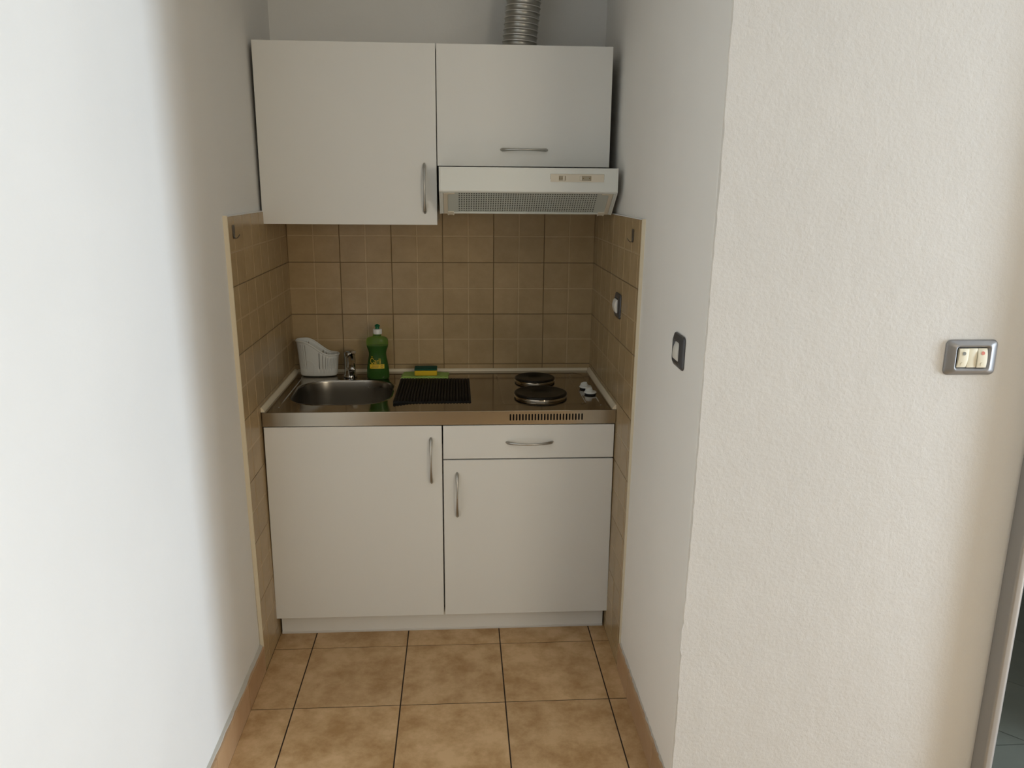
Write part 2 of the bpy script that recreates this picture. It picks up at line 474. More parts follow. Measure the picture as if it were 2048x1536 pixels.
# side walls
def side_tiles(parent, face, sgn, yf, joints, period, slope):
    gb = MB()
    th = math.atan(slope)
    f0, f1 = face(-.003), face(1.4905)
    bx = [(f0-sgn*.0015, -.003), (f1-sgn*.0015, 1.4895), (f1-sgn*.030, 1.4895), (f0-sgn*.030, -.003)]
    gb.prism(bx, yf+.0015, YB+.002, 'Y')
    obj('grout_bed', gb, 'wall_grout', parent)
    vdir = Vector((slope, 0, 1)).normalized()
    nrm = Vector((sgn, 0, -slope*sgn)).normalized()
    udir = Vector((0, sgn*1.0, 0))
    ys = [yf]+[j for j in joints if yf+.01 < j < YB-.01]+[YB+.004]
    for i in range(len(zj)-1):
        z1, z0 = zj[i], zj[i+1]
        for a, b in zip(ys[:-1], ys[1:]):
            if z1 < .75 and a > .04: continue
            full = max([j for j in [joints[0]-period, joints[0]-2*period]+list(joints) if j <= a+1e-6])
            cy = full+period/2
            w = b-a-G; h = z1-z0-G
            if sgn > 0: org = Vector((face(z0+G/2), a+G/2, z0+G/2)); cu = cy-a-G/2
            else: org = Vector((face(z0+G/2), b-G/2, z0+G/2)); cu = b-G/2-cy
            cv = h/2 if i < 7 else -1
            v = udir.cross(Vector((0,0,1)))
            put_tile('tile', parent, frame(org+nrm*random.uniform(0,.0005), udir, vdir, nrm), w, h, .007, WT, (cu, cv))
    # cream finishing edge on the front of the tiling
    eb = MB()
    for za, zb in ((.085, 1.4925),):
        eb.add([(face(za), yf-.004, za), (face(zb), yf-.004, zb), (face(zb)-sgn*(.019-.006*(sgn<0)), yf-.003, zb), (face(za)-sgn*.010, yf-.003, za),
                (face(za), yf+.001, za), (face(zb), yf+.001, zb), (face(zb)-sgn*.022, yf+.001, zb), (face(za)-sgn*.014, yf+.001, za)],
               [(0,1,2,3),(4,7,6,5),(0,4,5,1),(1,5,6,2),(2,6,7,3),(3,7,4,0)])
    obj('edge_strip', eb, 'cream', parent)
    tp = MB(); z = 1.4905
    tp.add([(face(z), yf, z-.001), (face(z), .60, z-.001), (face(z)-sgn*.025, .60, z-.001), (face(z)-sgn*.025, yf, z-.001),
            (face(z), yf, z+.0015), (face(z), .60, z+.0015), (face(z)-sgn*.025, .60, z+.004), (face(z)-sgn*.025, yf, z+.004)],
           [(0,3,2,1),(4,5,6,7),(0,1,5,4),(2,3,7,6),(1,2,6,5),(3,0,4,7)])
    obj('plaster_ledge', tp, 'plaster', parent)
side_tiles(wall_left, tl, 1, -.190, [-.030+.2063*k for k in range(0, 4)], .2063, -.0110)
side_tiles(wall_right, tr, -1, -.230, [-.100+.2063*k for k in range(0, 4)], .2063, .0085)

# skirting tiles with rough mortar on top
def skirting(nm, face, sgn, y1, pieces, wall_x):
    root = link(nm, None, None, kind='structure')
    root['label'] = 'terracotta skirting tiles along the %s wall' % ('left' if sgn > 0 else 'right')
    for a, b in pieces:
        mb = MB(); x = face
        mb.box(min(x, x-sgn*.012), max(x, x-sgn*.012), a+.001, b-.001, -.001, .093)
        obj('skirting_tile', mb, 'skirting', root, bevel=.0012)
    mo = MB(); n = 60; y0 = pieces[-1][0]
    rows = []
    for i in range(n+1):
        y = y1+(y0-y1)*i/n
        h = .0935+.004*random.random(); w = .0035+.004*random.random()
        xa = face-sgn*w; xb = wall_x-sgn*.004
        rows.append([(xa, y, .092), (xa-sgn*.002, y, h), (xb, y, h+.003+.004*random.random()), (xb, y, .092)])
    mo.loft(rows)
    obj('mortar_joint', mo, 'mortar', root, smooth=True)
skirting('baseboard_left', .0075, 1, -.19, [(-.40,-.192),(-.733,-.40),(-1.066,-.733),(-1.40,-1.066),(-1.73,-1.40),(-2.06,-1.73)], -.0085)
skirting('baseboard_right', 1.184, -1, -.232, [(-.40,-.232),(-.733,-.40),(-.886,-.733)], 1.195)

# floor tiles
fx = [.0055, .137, .4675, .7975, 1.128] + [1.128+.3305*k for k in range(1, 10)]
fy = [.07, -.062, -.397, -.732] + [-.732-.335*k for k in range(1, 8)]
GF = .0040
for j in range(len(fy)-1):
    y1, y0 = fy[j], fy[j+1]
    for i in range(len(fx)-1):
        x0, x1 = fx[i], fx[i+1]
        if y0 > -.80 and x0 > 1.12: x1 = 1.1895
        if y0 > -.80 and x0 > 1.2: continue
        if j == 0: y1c = .07
        ya, yb = y0, y1
        if y0 < -.80 and y1 > -.80:     # row cut by the pier's front face
            if x0 > 1.12: yb = -.890
        if yb-ya < .02: continue
        put_tile('floor_tile', floor, frame((x0+GF/2, ya+GF/2, random.uniform(-.0005, 0)), (1,0,0), (0,1,0), (0,0,1)),
                 x1-x0-GF, yb-ya-GF, .006, ['floor_tile'], bev=.0006)
def clip(poly, ax, lim):          # keep the side with coordinate >= lim
    out = []
    for i in range(len(poly)):
        a, b = poly[i-1], poly[i]
        if (a[ax] >= lim) != (b[ax] >= lim):
            t = (lim-a[ax])/(b[ax]-a[ax]); out.append((a[0]+(b[0]-a[0])*t, a[1]+(b[1]-a[1])*t))
        if b[ax] >= lim: out.append(b)
    return out
for i in range(3):               # threshold tiles in the doorway
    put_tile('floor_tile', bath_floor, frame((2.032+.45*i, -.775, -.006), (1,0,0), (0,1,0), (0,0,1)), .4475, .1055, .006, ['dark_tile'])
S = .31; q2 = math.sqrt(.5)
for i in range(-8, 9):           # diagonal tiles behind it
    for j in range(-8, 9):
        cx, cy = 2.284 + (i-j+.5)*S*q2, -.607 + (i+j+.5)*S*q2
        h = (S-.003)*q2
        p = [(cx, cy-h), (cx+h, cy), (cx, cy+h), (cx-h, cy)]
        p = clip(clip(p, 1, -.6655), 0, 2.032)
        if len(p) < 3 or cx > 3.3 or cy > .6: continue
        ar = abs(sum(p[k-1][0]*p[k][1]-p[k][0]*p[k-1][1] for k in range(len(p))))/2
        if ar < 5e-4: continue
        mb = MB(); mb.prism(p, -.012, -.006, 'Z')
        obj('floor_tile', mb, 'dark_tile', bath_floor)

# ------------------------------------------------------------------ cabinet handles
def bow_handle(mb, p, axis, L, bow=.033, sag=.006, mi=0):
    """p centre on the door face; axis 'Z' or 'X'. thick ends, slim middle, arching towards -Y"""
    pts = []; rad = []; n = 22
    for i in range(n+1):
        t = -1+2*i/n
        s = math.sin(PI*(i/n))
        y = p[1] + .004 - bow*(s**.55)
        r = .0030 + .0026*abs(t)**2.2
        if i in (0, n): r *= .55
        a = t*L/2
        pts.append((p[0], y, p[2]+a) if axis == 'Z' else (p[0]+a, y, p[2]))
        rad.append(r)
    mb.tube(pts, rad, 12, mi, flat=1.15, side=(0, 1, 0))
    return mb

DT = .018
def door(root, name, x0, x1, z0, z1, y, handle, axis, L):
    mb = MB(); mb.box(x0, x1, y, y+DT, z0, z1)
    d = part(root, name, mb, 'melamine', bevel=.0011)
    h = MB(); bow_handle(h, (handle[0], y, handle[1]), axis, L)
    part(root, 'handle', h, 'nickel', parent=d, smooth=True, angle=60)
    return d

def carcass(root, x0, x1, y0, y1, z0, z1, t=.016, back=True):
    mb = MB()
    mb.box(x0, x0+t, y0, y1, z0, z1); mb.box(x1-t, x1, y0, y1, z0, z1)
    mb.box(x0+t, x1-t, y0, y1, z0, z0+t); mb.box(x0+t, x1-t, y0, y1, z1-t, z1)
    mb.box(x0+t, x1-t, y1-.006, y1, z0+t, z1-t)
    return part(root, 'body', mb, 'carcass')

ZD = .0815; ZA = .7915
lc = thing('base_cabinet', 'white base cabinet under the sink with one tall door', 'cabinet', (.30, .30, ZD), 'base cabinets')
carcass(lc, .012, .5985, .021, .575, ZD+.002, .72)
door(lc, 'door', .0042, .5975, ZD, ZA, .002, (.5605, .6675), 'Z', .166)
rc = thing('base_cabinet', 'white base cabinet under the hot plates with a drawer above its door', 'cabinet', (.90, .30, ZD), 'base cabinets')
carcass(rc, .6005, 1.182, .021, .575, ZD+.002, .72)
door(rc, 'drawer', .6022, 1.1895, .6725, ZA, .002, (.898, .7305), 'X', .163)
door(rc, 'door', .6022, 1.1895, ZD, .6680, .002, (.6485, .5405), 'Z', .166)
pl = MB(); pl.box(.0125, 1.182, .040, .056, .0045, .0812)
obj('plinth', pl, 'melamine', bevel=.001, label='low white plinth board along the floor under both base cabinets', cat='plinth')
sl = MB(); sl.prism([(.0385,0),(.0385,.006),(.040,.0085),(.0405,.0085),(.0405,0)], .0125, 1.182, 'X')
obj('seal_strip', sl, 'carcass', bpy.data.objects['plinth'])

YU = .2474
uc = thing('wall_cabinet', 'white wall cabinet above the sink with an upright handle', 'cabinet', (.286, .43, 1.449), 'wall cabinets')
carcass(uc, -.0130, .5845, YU+.021, .603, 1.456, 2.036)
door(uc, 'door', -.0132, .5855, 1.4485, 2.040, YU, (.5435, 1.5715), 'Z', .170)
vc = thing('wall_cabinet', 'shorter white wall cabinet above the cooker hood with a horizontal handle', 'cabinet', (.886, .43, 1.648), 'wall cabinets')
carcass(vc, .5870, 1.176, YU+.021, .603, 1.655, 2.036)
door(vc, 'flap_door', .5885, 1.183, 1.648, 2.040, YU, (.886, 1.7035), 'X', .163)

# ------------------------------------------------------------------ worktop with sink and hot plates
ZT = .8438
wk = thing('sink_worktop', 'stainless steel worktop with built-in sink bowl and slotted front edge', 'worktop', (.597, .3, .79))
X0, X1 = .0022, 1.1925
bowl = rrect(.2340, .2815, .1780, .1800, .115, 12)
bm = bmesh.new()
def loop(pts, z):
    vs = [bm.verts.new((x, y, z)) for x, y in pts]
    return [bm.edges.new((vs[i], vs[(i+1) % len(vs)])) for i in range(len(vs))], vs
def fill(edges):
    bmesh.ops.triangle_fill(bm, edges=edges, use_beauty=True, use_dissolve=False)
def bridge(a, b):
    n = len(a)
    for i in range(n): bm.faces.new((a[i], a[(i+1) % n], b[(i+1) % n], b[i]))
NB = 12
eo, vo = loop(rrect(.5975, .301, .5953, .301, .002, NB), ZT)
e1, v1 = loop(rrect(.5975, .296, .5560, .262, .040, NB), ZT)
e2, v2 = loop(rrect(.5975, .296, .5530, .259, .038, NB), ZT-.0022)
bridge(vo, v1); bridge(v1, v2)
eb_, vb_ = loop(bowl, ZT-.0022)
rim = rrect(.2340, .2815, .1855, .1875, .121, NB); er, vr = loop(rim, ZT-.0022)
er2, vr2 = loop(rrect(.2340, .2815, .1835, .1855, .119, NB), ZT-.0012)
bridge(vr, vr2); bridge(vr2, vb_)
# pressed hob field with a raised border line
h1 = rrect(.955, .315, .150, .232, .02, NB); eh1, vh1 = loop(h1, ZT-.0022)
eh2, vh2 = loop(rrect(.955, .315, .1475, .2295, .019, NB), ZT-.0016)
eh3, vh3 = loop(rrect(.955, .315, .143, .225, .017, NB), ZT-.0016)
eh4, vh4 = loop(rrect(.955, .315, .1405, .2225, .016, NB), ZT-.0022)
bridge(vh1, vh2); bridge(vh2, vh3); bridge(vh3, vh4)
fill(e2+er+eh1); fill(eh4)
bmesh.ops.recalc_face_normals(bm, faces=bm.faces)
for f in bm.faces:
    if f.normal.z < 0: f.normal_flip()
    f.smooth = False
me = bpy.data.meshes.new('top_panel')
for v in bm.verts: v.co -= wk.location
bm.to_mesh(me); bm.free(); me.materials.append(M['steel_top'])
link('top_panel', me, wk)
# bowl
bw = MB(); rings = []
for k, (s, d) in enumerate(((1, .0022), (.992, .0045), (.986, .010), (.978, .050), (.966, .105), (.94, .130), (.88, .1435), (.70, .1475), (.14, .150))):
    rings.append([(.234+(x-.234)*s, .2815+(y-.2815)*s, ZT-d) for x, y in bowl])
bw.loft(rings, cap0=False)
bowl_o = part(wk, 'sink_bowl', bw, 'steel_bowl', smooth=True, angle=60, recalc=False)
dn = MB(); dn.lathe([(.0, .004), (.012, .0045), (.014, .006), (.030, .006), (.034, .003), (.036, 0.0)], (.234, .2815, ZT-.1495), 24)
part(wk, 'drain', dn, 'chrome', parent=bowl_o, smooth=True)
# front apron with slotted vents
ap = MB()
def slot_cell(mb, x0, x1, z0, z1, y, hole, d):
    """flat cell in XZ with a hole (list of (x,z)), walls going back by d"""
    n = len(hole); cx = sum(h[0] for h in hole)/n; cz = sum(h[1] for h in hole)/n
    out = []
    for hx, hz in hole:
        dx, dz = hx-cx, hz-cz
        s = min((x1-cx)/dx if dx > 1e-9 else ((x0-cx)/dx if dx < -1e-9 else 1e9),
                (z1-cz)/dz if dz > 1e-9 else ((z0-cz)/dz if dz < -1e-9 else 1e9))
        out.append((cx+dx*s, cz+dz*s))
    cor = [(x1,z1),(x0,z1),(x0,z0),(x1,z0)]
    vs = [(x,y,z) for x,z in out]+[(x,y,z) for x,z in hole]+[(x,y+d,z) for x,z in hole]
    fs = []
    for i in range(n):
        j = (i+1) % n
        a, b = out[i], out[j]
        extra = None
        if abs(a[0]-b[0]) > 1e-7 and abs(a[1]-b[1]) > 1e-7:
            for c in cor:
                if (abs(c[0]-a[0]) < 1e-7 or abs(c[1]-a[1]) < 1e-7) and (abs(c[0]-b[0]) < 1e-7 or abs(c[1]-b[1]) < 1e-7): extra = c
        if extra:
            vs.append((extra[0], y, extra[1])); fs.append((i, len(vs)-1, j, n+j, n+i))
        else: fs.append((i, j, n+j, n+i))
        fs.append((n+i, n+j, 2*n+j, 2*n+i))
    mb.add(vs, fs)
za, zb = .7950, ZT-.0022
NS = 24; sx0, sx1 = .8255, 1.0815; pitch = (sx1-sx0)/NS
sz0, sz1 = .8075, .8325
ap.add([(X0,0,za),(sx0,0,za),(sx0,0,zb),(X0,0,zb)], [(0,1,2,3)])
ap.add([(sx1,0,za),(X1,0,za),(X1,0,zb),(sx1,0,zb)], [(0,1,2,3)])
for i in range(NS):
    cx = sx0+pitch*(i+.5); hw = .0026
    hole = []
    for k in range(5):
        a = PI*k/4; hole.append((cx+hw*math.cos(a), sz1-hw-.001+hw*math.sin(a)))
    for k in range(5):
        a = PI+PI*k/4; hole.append((cx+hw*math.cos(a), sz0+hw+.001+hw*math.sin(a)))
    slot_cell(ap, sx0+pitch*i, sx0+pitch*(i+1), za, zb, 0, hole, .0015)
# rounded upper edge, folded-under lip, side returns
prof = [(0, zb)] + [(.0025-.0025*math.cos(a), zb+.0022*math.sin(a)) for a in (PI/6, PI/3, PI/2)]
for (y0,z0),(y1,z1) in zip(prof[:-1], prof[1:]):
    ap.add([(X0,y0,z0),(X1,y0,z0),(X1,y1,z1),(X0,y1,z1)], [(0,1,2,3)])
ap.add([(X0,0,za),(X1,0,za),(X1,.016,za),(X0,.016,za)], [(3,2,1,0)])
for x in (X0, X1): ap.add([(x,0,za),(x,.6,za),(x,.6,ZT-.0003),(x,.0025,ZT),(x,0,zb)], [(0,1,2,3,4)])
apo = part(wk, 'front_apron', ap, 'steel_apron', weld=True)
vb2 = MB(); vb2.box(sx0-.01, sx1+.01, .0145, .020, za+.002, zb-.002)
part(wk, 'vent_shade', vb2, 'black', parent=apo)  # black box standing in for the darkness behind the slots
# hot plates
hb_ = thing('electric_hob', 'two black cast iron hot plates with white knobs set into the steel worktop', 'hob', (.98, .30, ZT-.0018))
def hot_plate(x, y, r):
    pm = MB()
    z = ZT-.0018
    pm.lathe([(r*.80, .0062), (r-.003, .0066), (r, .0090), (r+.0003, .0115), (r-.001, .0140), (r-.0045, .0155), (r*.90, .0158), (r*.885, .0150), (r*.55, .0150),
              (r*.54, .0144), (r*.33, .0142), (r*.31, .0124), (0, .0122)], (x, y, z), 56)
    h = part(hb_, 'hot_plate', pm, 'iron', smooth=True, angle=50)
    cm = MB(); cm.lathe([(r+.0012, 0), (r+.0008, .0012), (r-.0015, .0020), (r-.0025, .0034), (r-.0025, .0068)], (x, y, z), 56)
    part(hb_, 'collar', cm, 'steel_top', parent=h, smooth=True, angle=60)
    return h
hot_plate(.953, .203, .0955)
hot_plate(.953, .437, .0780)
def knob(x, y, rot):
    z = ZT-.002
    km = MB()
    km.lathe([(.0205, .0050), (.0228, .0062), (.0228, .0082), (.0210, .0108), (.012, .0120), (0, .0122)], (x, y, z), 28)
    c, s = math.cos(rot), math.sin(rot)
    rr = []
    for t, (hw, h) in ((-.0200, (.0020, .0150)), (-.0165, (.0048, .0235)), (-.006, (.0056, .0262)), (.0045, (.0050, .0255)), (.0085, (.0030, .0160))):
        ring = []
        for a, b in ((-hw*1.3, .0095), (hw*1.3, .0095), (hw, h-.002), (hw*.5, h), (-hw*.5, h), (-hw, h-.002)):
            ring.append((x+t*c-a*s, y+t*s+a*c, z+b))
        rr.append(ring)
    km.loft(rr)
    k = part(hb_, 'knob', km, 'white_plastic', smooth=True, angle=40)
    bb = MB(); bb.lathe([(.0200, 0), (.0200, .0056), (.015, .0058)], (x, y, z), 28)
    part(hb_, 'knob_base', bb, 'black', parent=k, smooth=True)
knob(1.1330, .302, .15); knob(1.1385, .220, .15)

# silicone strip round the worktop
tr_ = thing('sealing_strip', 'cream sealing strip along the back and sides of the steel worktop', 'trim', (.6, .59, ZT))
pb = MB(); q = [(.0, .0), (-.013, .0), (-.013, .002), (-.009, .010), (-.003, .0155), (0, .0155)]
pb.prism([(YB-.0015+a*.75, ZT+.0002+b*.66) for a, b in q], .006, 1.186, 'X')
part(tr_, 'back_strip', pb, 'cream', smooth=True, angle=30)
pb = MB(); pb.prism([(tl(.85)+.0008-a, ZT+.0002+b) for a, b in q], .004, .590, 'Y')
part(tr_, 'side_strip', pb, 'cream', smooth=True, angle=30)
pb = MB(); pb.prism([(tr(.85)-.0008+a, ZT+.0002+b) for a, b in q], .004, .590, 'Y')
part(tr_, 'side_strip', pb, 'cream', smooth=True, angle=30)

# ------------------------------------------------------------------ cooker hood
hd = thing('cooker_hood', 'white cooker hood with perforated grey filter under the shorter cabinet', 'cooker hood', (.892, .4, 1.488))
HX0, HX1 = .596, 1.191
cheek = [(.600, 1.6430), (.1135, 1.6430), (.1120, 1.5640), (.2155, 1.4880), (.600, 1.4880)]
cover = [(.245, 1.6425), (.1140, 1.6425), (.1115, 1.5680), (.1125, 1.5645), (.1180, 1.5600), (.1230, 1.5610), (.1230, 1.600), (.245, 1.610)]
bd = MB()
bd.prism(cheek, HX0, HX0+.0045, 'X'); bd.prism(cheek, HX1-.0045, HX1, 'X')
bd.box(HX0+.0045, HX1-.0045, .245, .600, 1.612, 1.643); bd.box(HX0+.0045, HX1-.0045, .560, .600, 1.488, 1.612)
part(hd, 'body', bd, 'hood', bevel=.0006)
fp = MB(); fp.prism(cover, HX0+.0046, HX1-.0046, 'X')
part(hd, 'front_panel', fp, 'hood', bevel=.0006)
# lower sloping face: local frame (u along X, w down the slope)
A = Vector((0, .1195, 1.5585)); Bq = Vector((0, .2155, 1.4880))
wd = (Bq-A); WL = wd.length; wd.normalize(); nn = Vector((0, -wd.z*-1, 0))
nrm = Vector((0, wd.z, -wd.y))          # outward: towards the viewer and down
if nrm.y > 0: nrm = -nrm
def H(u, w, d=0.0): 
    q = A + wd*w + nrm*d
    return (u, q.y, q.z)
def hbox(mb, u0, u1, w0, w1, d0, d1):
    vs = [H(u0,w0,d0),H(u1,w0,d0),H(u1,w1,d0),H(u0,w1,d0),H(u0,w0,d1),H(u1,w0,d1),H(u1,w1,d1),H(u0,w1,d1)]
    mb.add(vs, [(0,3,2,1),(4,5,6,7),(0,1,5,4),(1,2,6,5),(2,3,7,6),(3,0,4,7)])
fr = MB()
hbox(fr, HX0+.0046, HX0+.013, .0, WL, -.012, -.0008); hbox(fr, HX1-.013, HX1-.0046, .0, WL, -.012, -.0008)
hbox(fr, HX0+.013, HX1-.013, WL-.0055, WL, -.012, -.0008)
part(hd, 'lower_frame', fr, 'hood', bevel=.0006)
# perforated filter
gm = MB()
gu0, gu1 = .6585, 1.1270; NU = 57; NW = 10
gw0, gw1 = .0035, WL-.0095
fu0, fu1 = HX0+.0135, HX1-.0135
dd = -.0040
def gq(u0, u1, w0, w1): gm.add([H(u0,w0,dd),H(u1,w0,dd),H(u1,w1,dd),H(u0,w1,dd)], [(3,2,1,0)])
gq(fu0, gu0, -.002, WL-.0056); gq(gu1, fu1, -.002, WL-.0056); gq(gu0, gu1, -.002, gw0); gq(gu0, gu1, gw1, WL-.0056)
pu = (gu1-gu0)/NU; pw = (gw1-gw0)/NW
for i in range(NU):
    for j in range(NW):
        a0, a1, b0, b1 = gu0+pu*i, gu0+pu*(i+1), gw0+pw*j, gw0+pw*(j+1)
        m_ = .235
        c0, c1, e0, e1 = a0+pu*m_, a1-pu*m_, b0+pw*m_, b1-pw*m_
        vs = [H(a0,b0,dd),H(a1,b0,dd),H(a1,b1,dd),H(a0,b1,dd),H(c0,e0,dd),H(c1,e0,dd),H(c1,e1,dd),H(c0,e1,dd),
              H(c0,e0,dd-.0012),H(c1,e0,dd-.0012),H(c1,e1,dd-.0012),H(c0,e1,dd-.0012)]
        fs = []
        for k in range(4):
            k2 = (k+1) % 4
            fs += [(k2, k, k+4, k2+4), (k2+4, k+4, k+8, k2+8)]
        gm.add(vs, fs)
fo = part(hd, 'filter_grille', gm, 'filter', weld=True, recalc=False)
bk = MB(); hbox(bk, fu0, fu1, -.002, WL-.006, -.0110, -.0100)
part(hd, 'filter_shade', bk, 'black', parent=fo)  # black sheet drawn as the dark cavity behind the holes
# cream clips at both ends of the filter
for sgn, ux in ((1, HX0+.0140), (-1, HX1-.0140)):
    cm = MB()
    def cb(u0, u1, w0, w1, d0=-.0039, d1=.0008): hbox(cm, min(ux+sgn*u0, ux+sgn*u1), max(ux+sgn*u0, ux+sgn*u1), w0, w1, d0, d1)
    cb(0, .0135, .0, WL-.002); cb(.0135, .038, .0, .0055); cb(.0135, .016, .0055, .010)
    cb(.0135, .034, WL-.0115, WL-.003); cb(.012, .036, WL-.003, WL+.004); cb(.013, .017, WL+.004, WL+.0072); cb(.031, .035, WL+.004, WL+.0072)
    part(hd, 'filter_clip', cm, 'hood_cream', bevel=.0008)
# switch panel
def fy_(z): return .1140 + (.1115-.1140)*(1.6425-z)/(1.6425-1.568)
sp = MB()
px0, px1, pz0, pz1 = .9645, 1.1430, 1.5975, 1.6225
def pbox(mb, x0, x1, z0, z1, d0, d1, mi=0):
    mb.box(x0, x1, fy_((z0+z1)/2)-d1, fy_((z0+z1)/2)-d0, z0, z1, mi)
pbox(sp, px0, px1, pz1-.0055, pz1, .0002, .0016); pbox(sp, px0, px1, pz0, pz0+.0045, .0002, .0016)
pbox(sp, px0, .9920, pz0+.0045, pz1-.0055, .0002, .0016); pbox(sp, 1.1000, px1, pz0+.0045, pz1-.0055, .0002, .0016)
pbox(sp, 1.0145, 1.0640, pz0+.0045, pz1-.0055, .0002, .0010)
so = part(hd, 'switch_panel', sp, 'hood_cream')
for a, b in ((.9920, 1.0145), (1.0640, 1.1000)):
    wb_ = MB(); pbox(wb_, a, b, pz0+.0045, pz1-.0055, .00002, .0004); part(hd, 'switch_window', wb_, 'cream_shade', parent=so)
for x in (1.0085, 1.0655):
    kb = MB(); pbox(kb, x-.0035, x+.0035, pz0+.0048, pz1-.0058, .0004, .0036)
    part(hd, 'slide_switch', kb, 'hood_cream', parent=so, bevel=.0006)
mk = MB()
for a, b in ((.9920, 1.0145), (1.0640, 1.1000)):
    pbox(mk, a, a+.0007, pz0+.0045, pz1-.0055, .0005, .0017); pbox(mk, b-.0005, b, pz0+.0045, pz1-.0055, .0005, .0012); pbox(mk, a, b, pz1-.0061, pz1-.0055, .0005, .0017)
for x in (.9950, 1.0025, 1.0740, 1.0945):
    z = (pz0+pz1)/2-.0004; n = 10
    ring = [(x+.0017*math.cos(2*PI*k/n), fy_(z)-.0005, z+.0017*math.sin(2*PI*k/n)) for k in range(n)]
    mk.add(ring, [tuple(range(n))])
pbox(mk, px0-.0006, px1+.0006, pz0-.0006, pz1+.0006, .00001, .00012)
part(hd, 'switch_marks', mk, 'label_brown', parent=so)

# ------------------------------------------------------------------ flexible duct
du = thing('exhaust_duct', 'corrugated aluminium exhaust duct rising from the wall cabinet to the ceiling', 'duct', (.878, .43, 2.037))
dm = MB(); rg = MB()
seg = 48; z = 2.037; period = .0192; R = .0610
def axis_at(z): 
    t = z-2.037
    return (.8765+.085*t+.05*t*t, .430)
pr_ = [(0, .0), (.05, -.0012), (.5, -.0022), (.95, -.0012)]
rings = []
while z < ZC-.002:
    for f, dr_ in pr_:
        zz = z+f*period
        if zz > ZC-.002: break
        cx, cy = axis_at(zz)
        # tilt the rings a little, as the hose leans
        rings.append([(cx+(R+dr_)*math.cos(2*PI*k/seg), cy+(R+dr_)*math.sin(2*PI*k/seg), zz-.05*(R*math.cos(2*PI*k/seg))*(1+2*(zz-2.037))) for k in range(seg)])
    z += period
dm.loft(rings)
part(du, 'hose', dm, 'duct', smooth=True, angle=80)
z = 2.037+period
while z < ZC-.012:
    cx, cy = axis_at(z)
    rg.tube([(cx+(R-.0002)*math.cos(2*PI*k/seg), cy+(R-.0002)*math.sin(2*PI*k/seg), z-.05*(R*math.cos(2*PI*k/seg))*(1+2*(z-2.037))) for k in range(seg)], .0017, 6, closed=True, side=(0,0,1))
    z += period
part(du, 'wire_ridges', rg, 'duct_ridge', smooth=True)

# ------------------------------------------------------------------ cutlery basket
ba = thing('cutlery_basket', 'pale grey plastic cutlery basket with slotted sides in the sink corner', 'basket', (.102, .545, ZT))
cols = []          # (perimeter fraction, is_slot_after)
NP = 46
def bcross(s, hx, hy):
    a = 2*PI*s
    e = 2.6
    c, q = math.cos(a), math.sin(a)
    return (hx*math.copysign(abs(c)**(2/e), c), hy*math.copysign(abs(q)**(2/e), q))
# column edges: alternate wide bar / narrow slot on uniform arc angle
edges = []
for k in range(NP):
    edges += [k/NP, (k+.27)/NP, (k+.54)/NP, (k+.80)/NP]
NE = len(edges)
def topz(x):     # height of the rim above the base as a function of x in [-1,1]
    t = (x+1)/2
    s = min(max((t-.18)/.62, 0), 1); s = s*s*(3-2*s)
    return .142 - .052*s - .004*t
lev = [0.0, .004, .012, .030, .034, 1]
def bpt(sv, h, inset=0.0):
    zr = h/.14
    hx = .0715+.0115*zr-inset; hy = .036+.008*zr-inset
    x, y = bcross(sv, hx, hy)
    return x, y
bmh = MB()
vid = {}
def V(e, L):
    key = (e % NE, L)
    if key in vid: return vid[key]
    sv = edges[e % NE]
    x, y = bpt(sv, .1); t = topz(x/.082)
    h = [0.0, .0015, .006, .032, t-.013, t][L]
    ins = [.010, .0035, 0, 0, 0, 0][L]
    x, y = bpt(sv, h, ins)
    bmh.v.append((.102+x, .545+y, ZT+.0005+h)); vid[key] = len(bmh.v)-1
    return vid[key]
for e in range(NE):
    sv = edges[e]; a = sv % 1.0
    x, y = bpt(sv, .1)
    slot = (e % 4 == 3)
    if slot:
        xr_ = x/.082
        front = y < 0
        # solid zones on front and back left of the centre, and at the tight ends
        if -.47 < xr_ < .02: slot = False
        if abs(xr_) > .93 and False: slot = False
    for L in range(5):
        if L == 3 and slot: continue
        bmh.f.append((V(e, L), V(e+1, L), V(e+1, L+1), V(e, L+1))); bmh.m.append(0)
bmh.f.append(tuple(V(e, 0) for e in range(NE-1, -1, -1))); bmh.m.append(0)
bo = part(ba, 'body', bmh, 'grey_plastic', smooth=True, angle=50)
md = bo.modifiers.new('wall', 'SOLIDIFY'); md.thickness = .0016; md.offset = -1
rm = MB(); pts = []
for k in range(96):
    x, y = bpt(k/96, .1); t = topz(x/.082); x, y = bpt(k/96, t)
    pts.append((.102+x*1.012, .545+y*1.015, ZT+t))
rm.tube(pts, .0036, 8, closed=True, side=(0,0,1), flat=.8)
part(ba, 'rim', rm, 'grey_plastic', smooth=True)
am = MB(); pts = []
for k in range(13):
    a = PI*k/12*.72
    pts.append((.102-.031+.0175*math.cos(a)*1.0+.000, None, ZT+.048+.0165*math.sin(a)))
pts = [(.102-.0135, None, ZT+.006), (.102-.0135, None, ZT+.030)] + pts
out = []
for x, _, z in pts:
    h = z-ZT; hx = .0715+.0115*h/.14; hy = .036+.008*h/.14
    q = min(abs((x-.102)/hx), .999); y = -hy*(1-q**2.6)**(1/2.6)
    out.append((x, .545+y-.0002, z))
am.tube(out, .0016, 6)
part(ba, 'arch_relief', am, 'grey_plastic', smooth=True)

